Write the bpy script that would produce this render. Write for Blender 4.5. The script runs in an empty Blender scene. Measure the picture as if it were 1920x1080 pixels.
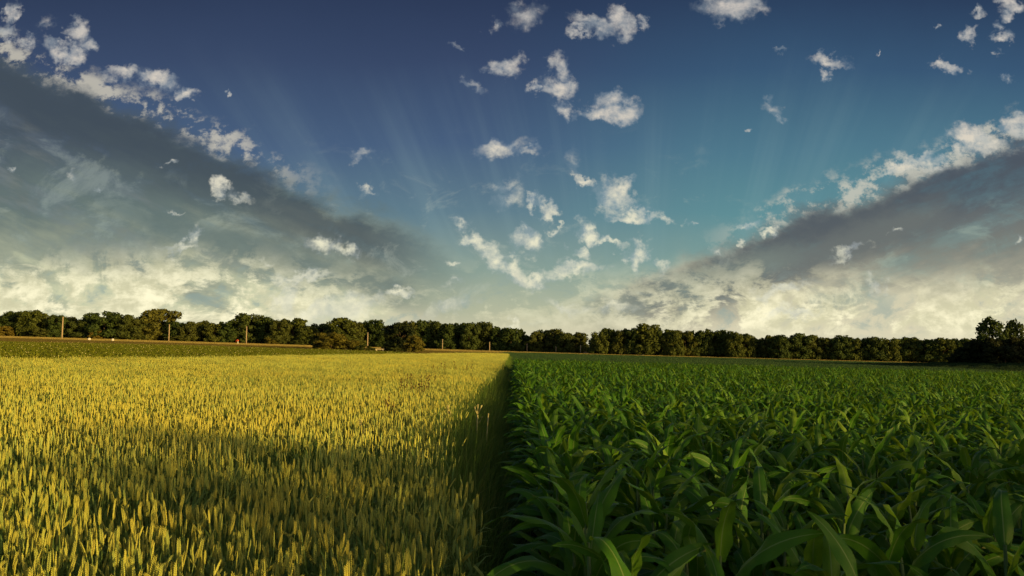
import bpy, math, random
import numpy as np
from mathutils import Vector, Matrix, noise as mnoise
R = math.radians
sc = bpy.context.scene
COL = sc.collection

# ------------------------------------------------------------------ camera
F = 1400.0                      # focal length in photo pixels (1920 wide)
PITCH = math.atan(0.08)
CAMZ = 1.63
cam_d = bpy.data.cameras.new('camera'); cam = bpy.data.objects.new('camera', cam_d); COL.objects.link(cam)
cam_d.sensor_width = 36.0; cam_d.lens = 36.0*F/1920.0
cam_d.clip_start = 0.05; cam_d.clip_end = 8000
cam.location = (0, 0, CAMZ); cam.rotation_euler = (math.pi/2+PITCH, 0, 0)
sc.camera = cam
sc.view_settings.view_transform = 'Standard'; sc.view_settings.look = 'None'
sc.view_settings.exposure = 0.12; sc.view_settings.gamma = 1.0

# ------------------------------------------------------------------ sun
SUN_EL = R(6.3)
SUN_H = Vector((0.83, -0.56)).normalized()        # horizontal direction towards the sun
to_sun = Vector((SUN_H.x*math.cos(SUN_EL), SUN_H.y*math.cos(SUN_EL), math.sin(SUN_EL)))
sd = bpy.data.lights.new('sun', 'SUN'); sd.energy = 5.0; sd.angle = R(0.5); sd.color = (1.0, 0.66, 0.19)
sun = bpy.data.objects.new('sun', sd); COL.objects.link(sun)
sun.rotation_euler = to_sun.to_track_quat('Z', 'Y').to_euler()

def lin(r, g, b):
    f = lambda c: (c/255/12.92) if c/255 <= 0.04045 else ((c/255+0.055)/1.055)**2.4
    return (f(r), f(g), f(b), 1.0)

# ------------------------------------------------------------------ tiny node language
class E:
    nt = None
    def __init__(s, sock): s.s = sock
    def __add__(a, b): return mth('ADD', a, b)
    __radd__ = __add__
    def __sub__(a, b): return mth('SUBTRACT', a, b)
    def __rsub__(a, b): return mth('SUBTRACT', b, a)
    def __mul__(a, b): return mth('MULTIPLY', a, b)
    __rmul__ = __mul__
    def __truediv__(a, b): return mth('DIVIDE', a, b)
    def __neg__(a): return mth('MULTIPLY', a, -1.0)
def _in(sock, v):
    if isinstance(v, E): E.nt.links.new(v.s, sock)
    else: sock.default_value = v
def mth(op, a, b=None, c=None, clamp=False):
    n = E.nt.nodes.new('ShaderNodeMath'); n.operation = op; n.use_clamp = clamp
    _in(n.inputs[0], a)
    if b is not None: _in(n.inputs[1], b)
    if c is not None: _in(n.inputs[2], c)
    return E(n.outputs[0])
def sstep(x, a, b, lo=0.0, hi=1.0, kind='SMOOTHSTEP'):
    n = E.nt.nodes.new('ShaderNodeMapRange'); n.interpolation_type = kind
    _in(n.inputs['Value'], x); n.inputs['From Min'].default_value = a; n.inputs['From Max'].default_value = b
    n.inputs['To Min'].default_value = lo; n.inputs['To Max'].default_value = hi
    return E(n.outputs['Result'])
def mixc(f, a, b, mode='MIX'):
    n = E.nt.nodes.new('ShaderNodeMix'); n.data_type = 'RGBA'; n.blend_type = mode
    _in(n.inputs[0], f); _in(n.inputs[6], a); _in(n.inputs[7], b)
    return E(n.outputs[2])
def vec(x, y, z=0.0):
    n = E.nt.nodes.new('ShaderNodeCombineXYZ'); _in(n.inputs[0], x); _in(n.inputs[1], y); _in(n.inputs[2], z)
    return E(n.outputs[0])
def noise(v, scale, detail=4, rough=0.55, dist=0.0, out=0):
    n = E.nt.nodes.new('ShaderNodeTexNoise'); n.inputs['Scale'].default_value = scale
    n.inputs['Detail'].default_value = detail; n.inputs['Roughness'].default_value = rough
    n.inputs['Distortion'].default_value = dist
    if v is not None: _in(n.inputs['Vector'], v)
    return E(n.outputs[out])
def ramp(f, stops, interp='LINEAR'):
    n = E.nt.nodes.new('ShaderNodeValToRGB'); r = n.color_ramp; r.interpolation = interp
    while len(r.elements) < len(stops): r.elements.new(0.5)
    for e, (p, c) in zip(r.elements, stops): e.position = p; e.color = c
    _in(n.inputs[0], f); return E(n.outputs[0])
def vmath(op, a, b=None, scale=None, out=0):
    n = E.nt.nodes.new('ShaderNodeVectorMath'); n.operation = op; _in(n.inputs[0], a)
    if b is not None: _in(n.inputs[1], b)
    if scale is not None: _in(n.inputs['Scale'], scale)
    return E(n.outputs[out])

# ------------------------------------------------------------------ sky
def pix_dir(px, py):
    f = Vector((0, math.cos(PITCH), math.sin(PITCH))); u = Vector((0, -math.sin(PITCH), math.cos(PITCH)))
    return (f + Vector((1, 0, 0))*((px-960)/F) - u*((py-540)/F))
def sky_xz(px, py):
    d = pix_dir(px, py); return d.x/d.y, d.z/d.y

def build_world():
    w = bpy.data.worlds.new('World'); sc.world = w; w.use_nodes = True
    nt = w.node_tree; nt.nodes.clear(); E.nt = nt
    tc = nt.nodes.new('ShaderNodeTexCoord')
    sp = nt.nodes.new('ShaderNodeSeparateXYZ'); nt.links.new(tc.outputs['Generated'], sp.inputs[0])
    tc_dir = E(tc.outputs['Generated'])
    x, y, z = E(sp.outputs[0]), E(sp.outputs[1]), E(sp.outputs[2])
    ay = mth('MAXIMUM', mth('ABSOLUTE', y), 0.22)
    X = x/ay; Z = mth('MAXIMUM', z/ay, 0.0)
    P = vec(X, Z, 0.0)
    nb = noise(P, 3.0, 5, 0.6)                        # broad
    nm = noise(vec(X*1.0, Z*1.6, 3.0), 9.0, 7, 0.62)  # middle
    nf = noise(vec(X*1.0, Z*1.2, 7.0), 34.0, 6, 0.65) # fine
    # clear sky by height, left and right hand tints
    zz = Z + (nb-0.5)*0.06
    left = ramp(zz*2.0, [(0.0, lin(206,200,168)), (0.10, lin(178,184,158)), (0.2, lin(136,158,148)), (0.36, lin(92,122,138)),
                          (0.55, lin(66,90,124)), (0.78, lin(50,66,100)), (1.0, lin(35,48,80))])
    right = ramp(zz*2.0, [(0.0, lin(206,200,168)), (0.09, lin(170,182,160)), (0.2, lin(126,160,154)), (0.36, lin(92,142,150)),
                          (0.54, lin(76,120,140)), (0.76, lin(52,84,116)), (1.0, lin(34,52,84))])
    base = mixc(sstep(X + (nb-0.5)*0.25, -0.08, 0.36), left, right)
    sky = nt.nodes.new('ShaderNodeTexSky'); sky.sky_type = 'NISHITA'; sky.sun_disc = False
    sky.sun_elevation = SUN_EL; sky.sun_rotation = math.atan2(SUN_H.x, SUN_H.y)
    nish = vmath('SCALE', E(sky.outputs[0]), scale=0.055)
    base = mixc(0.14, base, nish)
    # soft rays fanning up from below the horizon
    ang = mth('ARCTAN2', X-0.16, Z+0.42)
    rays = noise(vec(ang*13.0, Z*0.6, 1.3), 1.0, 4, 0.6)
    rmask = sstep(Z, 0.05, 0.14)*sstep(Z + (nb-0.5)*0.2, 0.42, 0.22)
    base = mixc(sstep(rays, 0.42, 0.78)*rmask*0.13, base, lin(150,176,176))
    # long dark cloud banks, one each side, running down to the horizon
    nbk = noise(vec(X*1.0, Z*1.5, 41.0), 10.0, 8, 0.66, 0.4)
    def bank(a, b, side, dark, mid, low, hk):
        # signed height below the bank's upper edge
        s = (a + b*X) - Z
        across = X*math.cos(math.atan(b)) + Z*math.sin(math.atan(b))
        st = noise(vec(across*2.2, s*9.0, 5.0+side), 2.4, 6, 0.62)
        e = s + (nm-0.5)*0.085 + (nf-0.5)*0.02
        m = sstep(e, -0.012, 0.022)
        fade = sstep(X*side, 0.02, 0.22)
        h = Z*hk + (nm-0.5)*0.34 + (st-0.5)*0.55
        c = ramp(h, [(0.0, lin(208,200,170)), (0.20, low), (0.34, mixrgb(low, mid, .6)), (0.60, mid), (0.95, dark), (1.0, dark)])
        # warm lighter belts inside the bank
        belt = sstep(st, 0.5, 0.72)*sstep(s, 0.03, 0.12)
        c = mixc(belt*0.6, c, lin(134,136,124))
        edge = sstep(e, 0.0, 0.03)*sstep(e, 0.13, 0.045)
        c = mixc(edge*0.75, c, mixrgb(dark, (0.01, 0.015, 0.03, 1), .35))
        brk = sstep(nbk, 0.50, 0.66)*sstep(s, 0.05, 0.11)
        c = mixc(brk*0.42, c, lin(176,182,160))
        rim = sstep(e, -0.040, -0.012)*sstep(e, 0.022, 0.0)*sstep(nbk*0.5+nf*0.5, 0.47, 0.56)*sstep(X*side, 0.22, 0.40)
        return m*fade*(1.0-0.34*sstep(nbk*0.5+st*0.5, 0.47, 0.62)), c, rim
    mL, cL, rL = bank(0.106, -0.425, -1, lin(72,84,94), lin(100,114,110), lin(200,202,166), 3.2)
    mR, cR, rR = bank(0.035, 0.372, 1, lin(84,92,102), lin(116,118,112), lin(206,200,170), 4.0)
    col = mixc(mL*0.96, base, cL); col = mixc(mR*0.96, col, cR)
    col = mixc(mth('MAXIMUM', rL, rR)*0.62, col, lin(212,205,186))
    # a second thin dark bank low on each side
    def streak(x0, z0, b, th, x1, x2, c, amt):
        s = Z - (z0 + b*(X-x0)) + (nm-0.5)*0.05
        m = sstep(mth('ABSOLUTE', s), th, th*0.15)*sstep(X, x1, x1+0.12)*sstep(X, x2, x2-0.08)
        return m*amt, c
    for args in [(-0.25, 0.102, -0.30, 0.032, -0.62, -0.09, lin(96,112,110), 0.75),
                 (0.30, 0.085, 0.36, 0.035, 0.20, 0.62, lin(104,110,108), 0.8),
                 (0.20, 0.075, 0.30, 0.03, 0.10, 0.42, lin(120,132,124), 0.6)]:
        m, c = streak(*args); col = mixc(m, col, c)
    # bright cumulus belt low on both sides, thinner in the middle
    nbi = noise(vec(X*1.0, Z*1.5, 11.0), 8.5, 8, 0.64, 0.6)
    nbj = noise(vec(X*0.95, Z*1.7, 21.0), 22.0, 7, 0.66, 0.4)
    side = sstep(mth('ABSOLUTE', X+0.02), 0.06, 0.36)
    hgt = sstep(Z, 0.0, 0.03)*sstep(Z - side*sstep(X, 0.1, -0.1)*0.035 + (nb-0.5)*0.12, 0.125, 0.035)
    lump = sstep(nbi*0.65+nbj*0.35 + side*0.035, 0.48, 0.555)
    col = mixc(lump*hgt*(side*0.60+0.32), col, mixc(sstep(nf*0.5+nbj*0.5, 0.42, 0.62), lin(204,200,164), lin(254,247,208)))
    gap = sstep(nbi*0.5+nbj*0.5, 0.46, 0.38)*hgt
    col = mixc(gap*0.6, col, lin(138,158,152))
    wisp = sstep(noise(vec(X*1.3, Z*2.0, 31.0), 11.0, 8, 0.68, 0.5), 0.54, 0.72)*sstep(Z, 0.33, 0.12)*sstep(X, 0.40, 0.25)*sstep(X, -0.42, -0.2)
    col = mixc(wisp*0.30, col, lin(190,196,180))
    col = mixc(sstep(Z, 0.05, 0.0)*0.45, col, lin(222,215,184))
    # single small clouds: (px, py, rx, ry, rot, strength)
    B = [(22,28,9,26,20,.8),(14,62,22,12,0,.85),(48,74,18,9,0,.65),(92,52,20,11,-30,.45),(152,60,26,20,-35,1.0),(140,42,12,12,0,.6),(125,98,36,15,20,1.15),(160,86,22,14,0,.95),(235,140,36,13,-10,.85),(290,152,42,15,15,1.0),
      (348,180,22,11,0,1.0),(428,182,5,5,0,.7),
      (985,30,36,24,-15,.62),(925,45,13,15,0,.6),(1115,52,44,16,20,1.0),(1160,42,22,34,-15,1.05),(1090,60,22,10,0,.9),(1200,35,12,8,-20,.6),(1375,12,54,24,0,1.05),
      (945,122,31,19,0,1.0),(1050,132,16,28,-20,.72),(1045,166,36,18,15,.95),(1005,168,15,12,0,1.0),(1062,203,16,14,0,.8),(1120,214,34,16,0,1.1),(1155,203,42,24,5,1.2),
      (890,167,26,10,20,.5),(855,83,12,6,0,.4),(940,280,50,16,-10,.72),(990,285,26,10,0,.55),(680,295,28,11,-15,.5),(695,352,16,7,0,.55),(1075,300,18,26,0,.35),
      (1095,332,22,9,35,.8),(1150,368,36,28,25,1.2),(1172,358,20,20,0,1.0),(1190,405,42,12,5,1.05),(1245,412,24,8,15,.6),
      (1000,378,13,9,40,.85),(1027,394,20,13,30,1.0),(955,372,32,18,-35,.55),(945,345,30,12,-10,.5),
      (893,448,24,14,30,1.0),(925,475,30,17,40,.9),(955,498,34,19,40,1.05),(1000,525,26,15,-10,1.2),(965,520,34,13,25,.95),(990,455,26,22,25,1.0),(983,430,14,9,35,.8),
      (1043,427,17,6,0,.9),(1097,430,20,22,20,1.05),(1140,455,40,9,20,.9),(1195,482,18,22,20,1.1),(1085,470,18,13,20,.95),(1075,502,62,13,-4,.85),
      (1195,455,22,9,10,.6),(865,414,15,8,0,.6),(775,372,14,8,0,.35),(847,483,14,6,0,.6),(850,525,14,8,0,.5),(1235,500,12,10,0,.6),
      (1555,108,34,14,10,.95),(1550,135,13,9,0,.8),(1775,128,27,11,15,1.0),(1468,87,12,5,0,.5),(1650,95,8,3,-60,.6),
      (1830,22,16,8,0,.9),(1812,62,17,13,-25,.85),(1878,68,22,10,-10,.85),(1880,45,10,12,0,.7),(1903,14,24,15,0,1.1),(1758,48,7,6,0,.7),(1890,146,11,9,0,.55),
      (1450,200,22,12,25,.5),(1465,215,12,8,30,.6),(1407,241,9,7,0,.7),(1865,98,8,6,0,.6),
      (1815,262,36,24,30,1.15),(1840,275,40,15,-5,1.0),(1903,232,22,22,35,1.0),(1685,320,38,9,-18,.95),(1725,305,40,13,-8,1.0),(1595,335,5,5,0,.7),
      (1400,421,26,10,0,.8),(1440,438,14,8,0,.85),(1443,448,12,9,0,.9),(1393,462,11,6,0,.8),(1330,475,10,7,0,.65),(1297,422,9,6,0,.65),
      (1595,468,34,9,-20,.75),(1680,430,12,6,-20,.6),(1465,543,46,10,-8,.9),(1490,585,48,10,0,.9),(1640,532,22,14,40,.8),(1905,440,9,5,0,.7),
      (415,350,18,13,0,.95),(450,366,24,11,20,.6),(365,440,16,20,10,.8),(340,466,34,8,0,.8),(610,458,42,14,10,.85),(655,463,12,14,0,.8),
      (565,518,48,10,-5,.95),(540,560,18,40,15,.75),(750,548,26,8,-10,.95),(22,322,8,6,0,.8),(135,332,14,12,0,.45),(318,308,13,6,0,.75),(172,357,11,5,0,.7),(335,398,14,5,0,.6),
      (620,590,60,22,-25,.85),(670,565,50,18,-10,.8),(500,490,12,7,0,.5),(960,612,14,9,0,.9),(840,580,50,14,-15,.6),(1060,575,50,12,15,.6),(1150,580,44,12,-10,.55)]
    wv = noise(P, 26.0, 4, 0.6, out=1); wv2 = noise(P, 90.0, 3, 0.6, out=1)
    off = vmath('ADD', vmath('SCALE', vmath('SUBTRACT', wv, (0.5,0.5,0.5)), scale=0.064),
                vmath('SCALE', vmath('SUBTRACT', wv2, (0.5,0.5,0.5)), scale=0.018))
    Pw = vmath('MULTIPLY', vmath('ADD', P, off), (1, 1, 0))
    # unseen rear sky: brightness and a warm sun glow added to lift the shade
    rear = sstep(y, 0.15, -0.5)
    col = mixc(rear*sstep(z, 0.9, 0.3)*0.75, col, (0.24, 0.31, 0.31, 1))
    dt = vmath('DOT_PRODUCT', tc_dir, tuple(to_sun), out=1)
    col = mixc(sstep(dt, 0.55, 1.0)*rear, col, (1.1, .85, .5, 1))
    tex = noise(vec(X, Z*1.15, 2.0), 48.0, 8, 0.70)
    brkn = noise(vec(X, Z*1.25, 51.0), 30.0, 4, 0.55, 0.6)
    core = noise(vec(X, Z, 9.0), 40.0, 4, 0.6)
    hz = ramp(Z*2.0, [(0.0, lin(238,232,194)), (0.3, lin(230,226,196)), (0.6, lin(214,204,188)), (1.0, lin(196,188,180))])
    def background(c):
        n = nt.nodes.new('ShaderNodeBackground'); nt.links.new(c.s, n.inputs[0]); n.inputs[1].default_value = 1.0; return n.outputs[0]
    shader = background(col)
    # the clouds are looked up per sector of the sky, which keeps the lookup short
    NS = 9
    for k in range(NS):
        lo, hi = -0.72+1.44*k/NS, -0.72+1.44*(k+1)/NS
        dens = None
        for (px, py, rx, ry, rot, a) in B:
            cx, cz = sky_xz(px, py); rad = max(rx, ry)*1.5/F+0.03
            if cx+rad < lo or cx-rad > hi: continue
            m = nt.nodes.new('ShaderNodeMapping'); m.vector_type = 'TEXTURE'
            m.inputs['Location'].default_value = (cx, cz, 0); m.inputs['Rotation'].default_value = (0, 0, -R(rot))
            m.inputs['Scale'].default_value = (rx*1.5/F, ry*1.5/F, 1)
            # (each cloud waits for the one before it, so that the shader never holds them all at once)
            src = Pw if dens is None else vmath3('MULTIPLY_ADD', vec(dens, dens, dens), (0, 0, 1e-7), Pw)
            nt.links.new(src.s, m.inputs[0])
            l = vmath('LENGTH', E(m.outputs[0]), out=1)
            d = mth('MULTIPLY_ADD', l, -a, a)
            dens = d if dens is None else mth('MAXIMUM', dens, d)
        front = sstep(dens, 0.0, 0.2)
        dd = dens*1.0 + (brkn-0.5)*3.0 + (tex-0.5)*1.2
        al = sstep(dd, 0.10, 1.15, kind='LINEAR')*sstep(dens, 0.02, 0.42)*sstep(tex, 0.30, 0.56, 0.62, 1.0)*sstep(dens, 0.15, 0.75, 0.55, 1.0)
        c = mixc(sstep(core, 0.40, 0.66)*sstep(dens, 0.1, 0.6)*0.32, hz, lin(134,146,154))
        veil = sstep(dens + (nf-0.5)*0.7, 0.0, 0.8)*front
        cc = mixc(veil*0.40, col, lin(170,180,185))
        cc = mixc(al*0.92, cc, c)
        inside = mth('GREATER_THAN', X, lo)*mth('LESS_THAN', X, hi)*mth('GREATER_THAN', y, 0.25)
        mx = nt.nodes.new('ShaderNodeMixShader'); nt.links.new(inside.s, mx.inputs[0])
        nt.links.new(shader, mx.inputs[1]); nt.links.new(background(cc), mx.inputs[2]); shader = mx.outputs[0]
    out = nt.nodes.new('ShaderNodeOutputWorld'); nt.links.new(shader, out.inputs[0])
    w.cycles.sampling_method = 'MANUAL'; w.cycles.sample_map_resolution = 512
def vmath3(op, a, b, c):
    n = E.nt.nodes.new('ShaderNodeVectorMath'); n.operation = op
    _in(n.inputs[0], a); _in(n.inputs[1], b); _in(n.inputs[2], c); return E(n.outputs[0])
def mixrgb(a, b, t): return tuple(a[i]*(1-t)+b[i]*t for i in range(4))
build_world()

# ------------------------------------------------------------------ terrain
def gz(x, y):
    return -0.030*x if x < 0 else -0.026*x
def at(px, D):                  # point on the land at depth D along the view, under photo column px
    x = (px-960)/F*D
    return x, D, gz(x, D)

# ------------------------------------------------------------------ materials
def new_mat(name):
    m = bpy.data.materials.new(name); m.use_nodes = True; nt = m.node_tree; nt.nodes.clear(); E.nt = nt
    return m, nt
def attr(name, out='Fac'):
    n = E.nt.nodes.new('ShaderNodeAttribute'); n.attribute_name = name; return E(n.outputs[out])
def objrand():
    return E(E.nt.nodes.new('ShaderNodeObjectInfo').outputs['Random'])
def finish(m, nt, col, rough=0.6, spec=0.3, trans=0.0, tcol=None, bump=None, bstr=0.3, bdist=0.01, sheen=0):
    p = nt.nodes.new('ShaderNodeBsdfPrincipled'); _in(p.inputs['Base Color'], col)
    _in(p.inputs['Roughness'], rough); p.inputs['Specular IOR Level'].default_value = spec
    if bump is not None:
        b = nt.nodes.new('ShaderNodeBump'); b.inputs['Strength'].default_value = bstr; b.inputs['Distance'].default_value = bdist
        _in(b.inputs['Height'], bump); nt.links.new(b.outputs[0], p.inputs['Normal'])
    res = p.outputs[0]
    if trans > 0:
        t = nt.nodes.new('ShaderNodeBsdfTranslucent'); _in(t.inputs[0], tcol if tcol is not None else col)
        mx = nt.nodes.new('ShaderNodeMixShader'); mx.inputs[0].default_value = trans
        nt.links.new(res, mx.inputs[1]); nt.links.new(t.outputs[0], mx.inputs[2]); res = mx.outputs[0]
    o = nt.nodes.new('ShaderNodeOutputMaterial'); nt.links.new(res, o.inputs[0])
    return m
def pos():
    return E(E.nt.nodes.new('ShaderNodeNewGeometry').outputs['Position'])
def uvxy():
    t = E.nt.nodes.new('ShaderNodeTexCoord'); s = E.nt.nodes.new('ShaderNodeSeparateXYZ')
    E.nt.links.new(t.outputs['UV'], s.inputs[0]); return E(s.outputs[0]), E(s.outputs[1])

def m_ear():
    m, nt = new_mat('wheat_ear'); r = attr('tint'); o = objrand()
    c = ramp(r, [(0, (.34,.46,.13,1)), (.35, (.50,.54,.11,1)), (.7, (.62,.57,.10,1)), (1, (.40,.49,.15,1))])
    c = mixc(o*0.35, c, (.34,.47,.13,1))
    c = mixc(sstep(noise(pos(), 0.35, 3), 0.45, 0.7)*0.4, c, (.64,.54,.08,1))
    return finish(m, nt, c, 0.6, 0.25, 0.12, c)
def m_wstem():
    m, nt = new_mat('wheat_stem'); r = attr('tint')
    c = ramp(r, [(0, (.15,.27,.07,1)), (.6, (.22,.33,.08,1)), (1, (.36,.38,.10,1))])
    return finish(m, nt, c, 0.6, 0.3, 0.22, c)
def m_corn():
    m, nt = new_mat('corn_leaf'); u, v = uvxy(); r = attr('tint'); o = objrand()
    c = ramp(r, [(0, (.036,.14,.009,1)), (.5, (.070,.21,.011,1)), (.8, (.17,.31,.018,1)), (1, (.32,.38,.035,1))])
    c = mixc(o*0.5, c, (.042,.16,.013,1))
    veins = mth('SINE', u*140.0)*0.5+0.5
    c = mixc(veins*0.13, c, (.10,.20,.05,1))
    blot = noise(vec(u*3.0, v*9.0, o*20.0), 3.0, 4)
    c = mixc(sstep(blot, .45, .75)*0.45, c, (.10,.19,.016,1))
    mid = sstep(mth('ABSOLUTE', u-0.5), 0.05, 0.012)
    c = mixc(mid*0.75, c, (.26,.36,.12,1))
    tip = sstep(v, .93, 1.0)*sstep(o, .3, .8)
    c = mixc(tip*0.7, c, (.28,.22,.07,1))
    return finish(m, nt, c, 0.45, 0.28, 0.34, mixc(0.5, c, (.24,.38,.015,1)), bump=mth('SINE', u*140.0)+blot*2.0, bstr=0.2, bdist=0.002)
def m_cstalk():
    m, nt = new_mat('corn_stalk'); c = ramp(noise(pos(), 14, 3), [(0.3, (.06,.13,.025,1)), (.7, (.12,.17,.04,1))])
    return finish(m, nt, c, 0.5, 0.4)
def m_grass(name, a, b, d, trans=.25):
    m, nt = new_mat(name); r = attr('tint')
    c = ramp(r, [(0, a), (.7, b), (1, d)])
    c = mixc(sstep(noise(pos(), 0.6, 4), .4, .65)*.5, c, b)
    return finish(m, nt, c, 0.6, 0.2, trans, c)
def m_leafy(name, dark, lightc, warm):
    m, nt = new_mat(name); r = attr('tint'); o = objrand()
    c = mixc(r, dark, lightc)
    c = mixc(sstep(o, .3, 1.0)*0.5, c, warm)
    return finish(m, nt, c, 0.7, 0.15, 0.22, c)
def m_plain(name, a, b, scale=8, rough=.8, spec=.2, stretch=None):
    m, nt = new_mat(name); p = pos()
    if stretch: p = vmath('MULTIPLY', p, stretch)
    n = noise(p, scale, 6, .6)
    return finish(m, nt, mixc(sstep(n, .35, .65), a, b), rough, spec, bump=n, bstr=.5, bdist=.02)
def m_ground():
    m, nt = new_mat('soil'); p = pos()
    n1 = noise(p, 9, 8, .7); n2 = noise(p, .25, 5, .6); n3 = noise(p, 60, 4, .6)
    c = mixc(sstep(n1, .35, .65), (.030,.021,.013,1), (.075,.052,.032,1))
    c = mixc(sstep(n2, .48, .6)*.5, c, (.035,.045,.014,1))
    return finish(m, nt, c, .95, .1, bump=n1+n3*.4, bstr=.9, bdist=.05)
M = dict(ear=m_ear(), wstem=m_wstem(), corn=m_corn(), cstalk=m_cstalk(), soil=m_ground(),
    verge=m_grass('verge_grass', (.08,.17,.025,1), (.15,.25,.04,1), (.32,.34,.09,1)),
    dry=m_grass('dry_grass', (.30,.23,.07,1), (.42,.33,.11,1), (.24,.24,.07,1)),
    olive=m_grass('rough_grass', (.10,.085,.025,1), (.16,.12,.035,1), (.09,.11,.03,1)),
    green=m_grass('field_grass', (.035,.085,.030,1), (.050,.115,.040,1), (.09,.14,.05,1)),
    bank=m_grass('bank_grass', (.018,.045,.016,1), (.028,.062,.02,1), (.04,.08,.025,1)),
    beet=m_grass('beet_leaf', (.11,.15,.012,1), (.17,.205,.016,1), (.29,.30,.04,1)),
    petal=m_plain('pale_flower', (.62,.58,.26,1), (.50,.50,.22,1)),
    tree_a=m_leafy('tree_foliage', (.032,.056,.016,1), (.085,.125,.030,1), (.115,.115,.026,1)),
    tree_b=m_leafy('tree_foliage_olive', (.050,.072,.016,1), (.13,.155,.032,1), (.16,.145,.03,1)),
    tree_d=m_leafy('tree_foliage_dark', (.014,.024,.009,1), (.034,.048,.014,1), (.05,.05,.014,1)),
    bush_o=m_leafy('bush_foliage_tan', (.09,.09,.016,1), (.20,.18,.032,1), (.22,.15,.03,1)),
    bark=m_plain('bark', (.05,.036,.024,1), (.11,.08,.055,1), 3),
    wood=m_plain('pole_wood', (.34,.25,.16,1), (.48,.37,.26,1), 3, stretch=(6,6,.6)),
    weed=m_plain('weed_stem', (.085,.062,.025,1), (.17,.13,.04,1), 20),
    straw=m_plain('dead_stem', (.48,.44,.20,1), (.36,.32,.13,1), 20),
    orange=m_plain('orange_paint', (.72,.14,.05,1), (.60,.10,.04,1), 5, .5),
    white=m_plain('white_stone', (.78,.74,.66,1), (.60,.56,.48,1), 5),
    slab=m_plain('pale_slab', (.62,.55,.38,1), (.5,.43,.3,1), 5),
    stubble=m_plain('stubble', (.46,.37,.15,1), (.60,.48,.20,1), .5),
    roughg=m_plain('rough_ground', (.085,.075,.022,1), (.13,.10,.03,1), .4),
    fieldg=m_plain('green_field', (.030,.070,.026,1), (.045,.095,.034,1), .6))

# ------------------------------------------------------------------ mesh collector
class MB:
    def __init__(s): s.v=[]; s.f=[]; s.m=[]; s.t=[]; s.uv=[]; s.n=0
    def add(s, verts, faces, mat=0, tint=0.5, uv=None):
        verts = np.asarray(verts, float)
        s.v.append(verts); s.f += [tuple(i+s.n for i in f) for f in faces]
        s.m += [mat]*len(faces)
        s.t.append(np.full(len(verts), tint) if np.isscalar(tint) else np.asarray(tint))
        s.uv.append(np.zeros((len(verts), 2)) if uv is None else np.asarray(uv)); s.n += len(verts)
    def tube(s, pts, rad, sides=5, mat=0, tint=.5, cap=True):
        pts = [Vector(p) for p in pts]; V=[]; Fc=[]
        for i, p in enumerate(pts):
            d = (pts[min(i+1, len(pts)-1)]-pts[max(i-1, 0)]); d = d.normalized() if d.length > 1e-9 else Vector((0,0,1))
            a = d.orthogonal().normalized() if abs(d.z) < .9 else Vector((1,0,0)).cross(d).normalized()
            b = d.cross(a)
            r = rad[i] if hasattr(rad, '__len__') else rad
            for k in range(sides):
                t = 2*math.pi*k/sides; V.append(p + a*math.cos(t)*r + b*math.sin(t)*r)
        for i in range(len(pts)-1):
            for k in range(sides):
                k2 = (k+1) % sides; Fc.append((i*sides+k, i*sides+k2, (i+1)*sides+k2, (i+1)*sides+k))
        if cap:
            Fc.append(tuple(range(sides))[::-1]); Fc.append(tuple((len(pts)-1)*sides+k for k in range(sides)))
        s.add(V, Fc, mat, tint)
    def box(s, c, sz, mat=0, tint=.5):
        x, y, z = c; a, b, h = sz[0]/2, sz[1]/2, sz[2]/2
        V = [(x+i*a, y+j*b, z+k*h) for k in (-1,1) for j in (-1,1) for i in (-1,1)]
        s.add(V, [(0,2,3,1),(4,5,7,6),(0,1,5,4),(2,6,7,3),(0,4,6,2),(1,3,7,5)], mat, tint)
    def mesh(s, name, mats, smooth=True):
        me = bpy.data.meshes.new(name); V = np.concatenate(s.v)
        me.from_pydata(V.tolist(), [], s.f)
        for m in mats: me.materials.append(m)
        if any(s.m): me.polygons.foreach_set('material_index', s.m)
        if smooth: me.polygons.foreach_set('use_smooth', [True]*len(s.f))
        a = me.attributes.new('tint', 'FLOAT', 'POINT'); a.data.foreach_set('value', np.concatenate(s.t))
        uvl = me.uv_layers.new(name='UVMap'); UV = np.concatenate(s.uv)
        idx = np.empty(len(me.loops), dtype=np.int32); me.loops.foreach_get('vertex_index', idx)
        uvl.data.foreach_set('uv', UV[idx].ravel()); me.update()
        return me
def obj(name, me, parent=None, link=True):
    o = bpy.data.objects.new(name, me)
    if link: COL.objects.link(o)
    if parent: o.parent = parent
    return o
def tag(o, label=None, cat=None, group=None, kind=None):
    if label: o['label'] = label
    if cat: o['category'] = cat
    if group: o['group'] = group
    if kind: o['kind'] = kind
    return o
def empty(name, loc, label, cat, group=None, rz=0):
    o = bpy.data.objects.new(name, None); COL.objects.link(o); o.location = loc; o.rotation_euler = (0, 0, rz)
    o.empty_display_size = .2
    return tag(o, label, cat, group)

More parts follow.
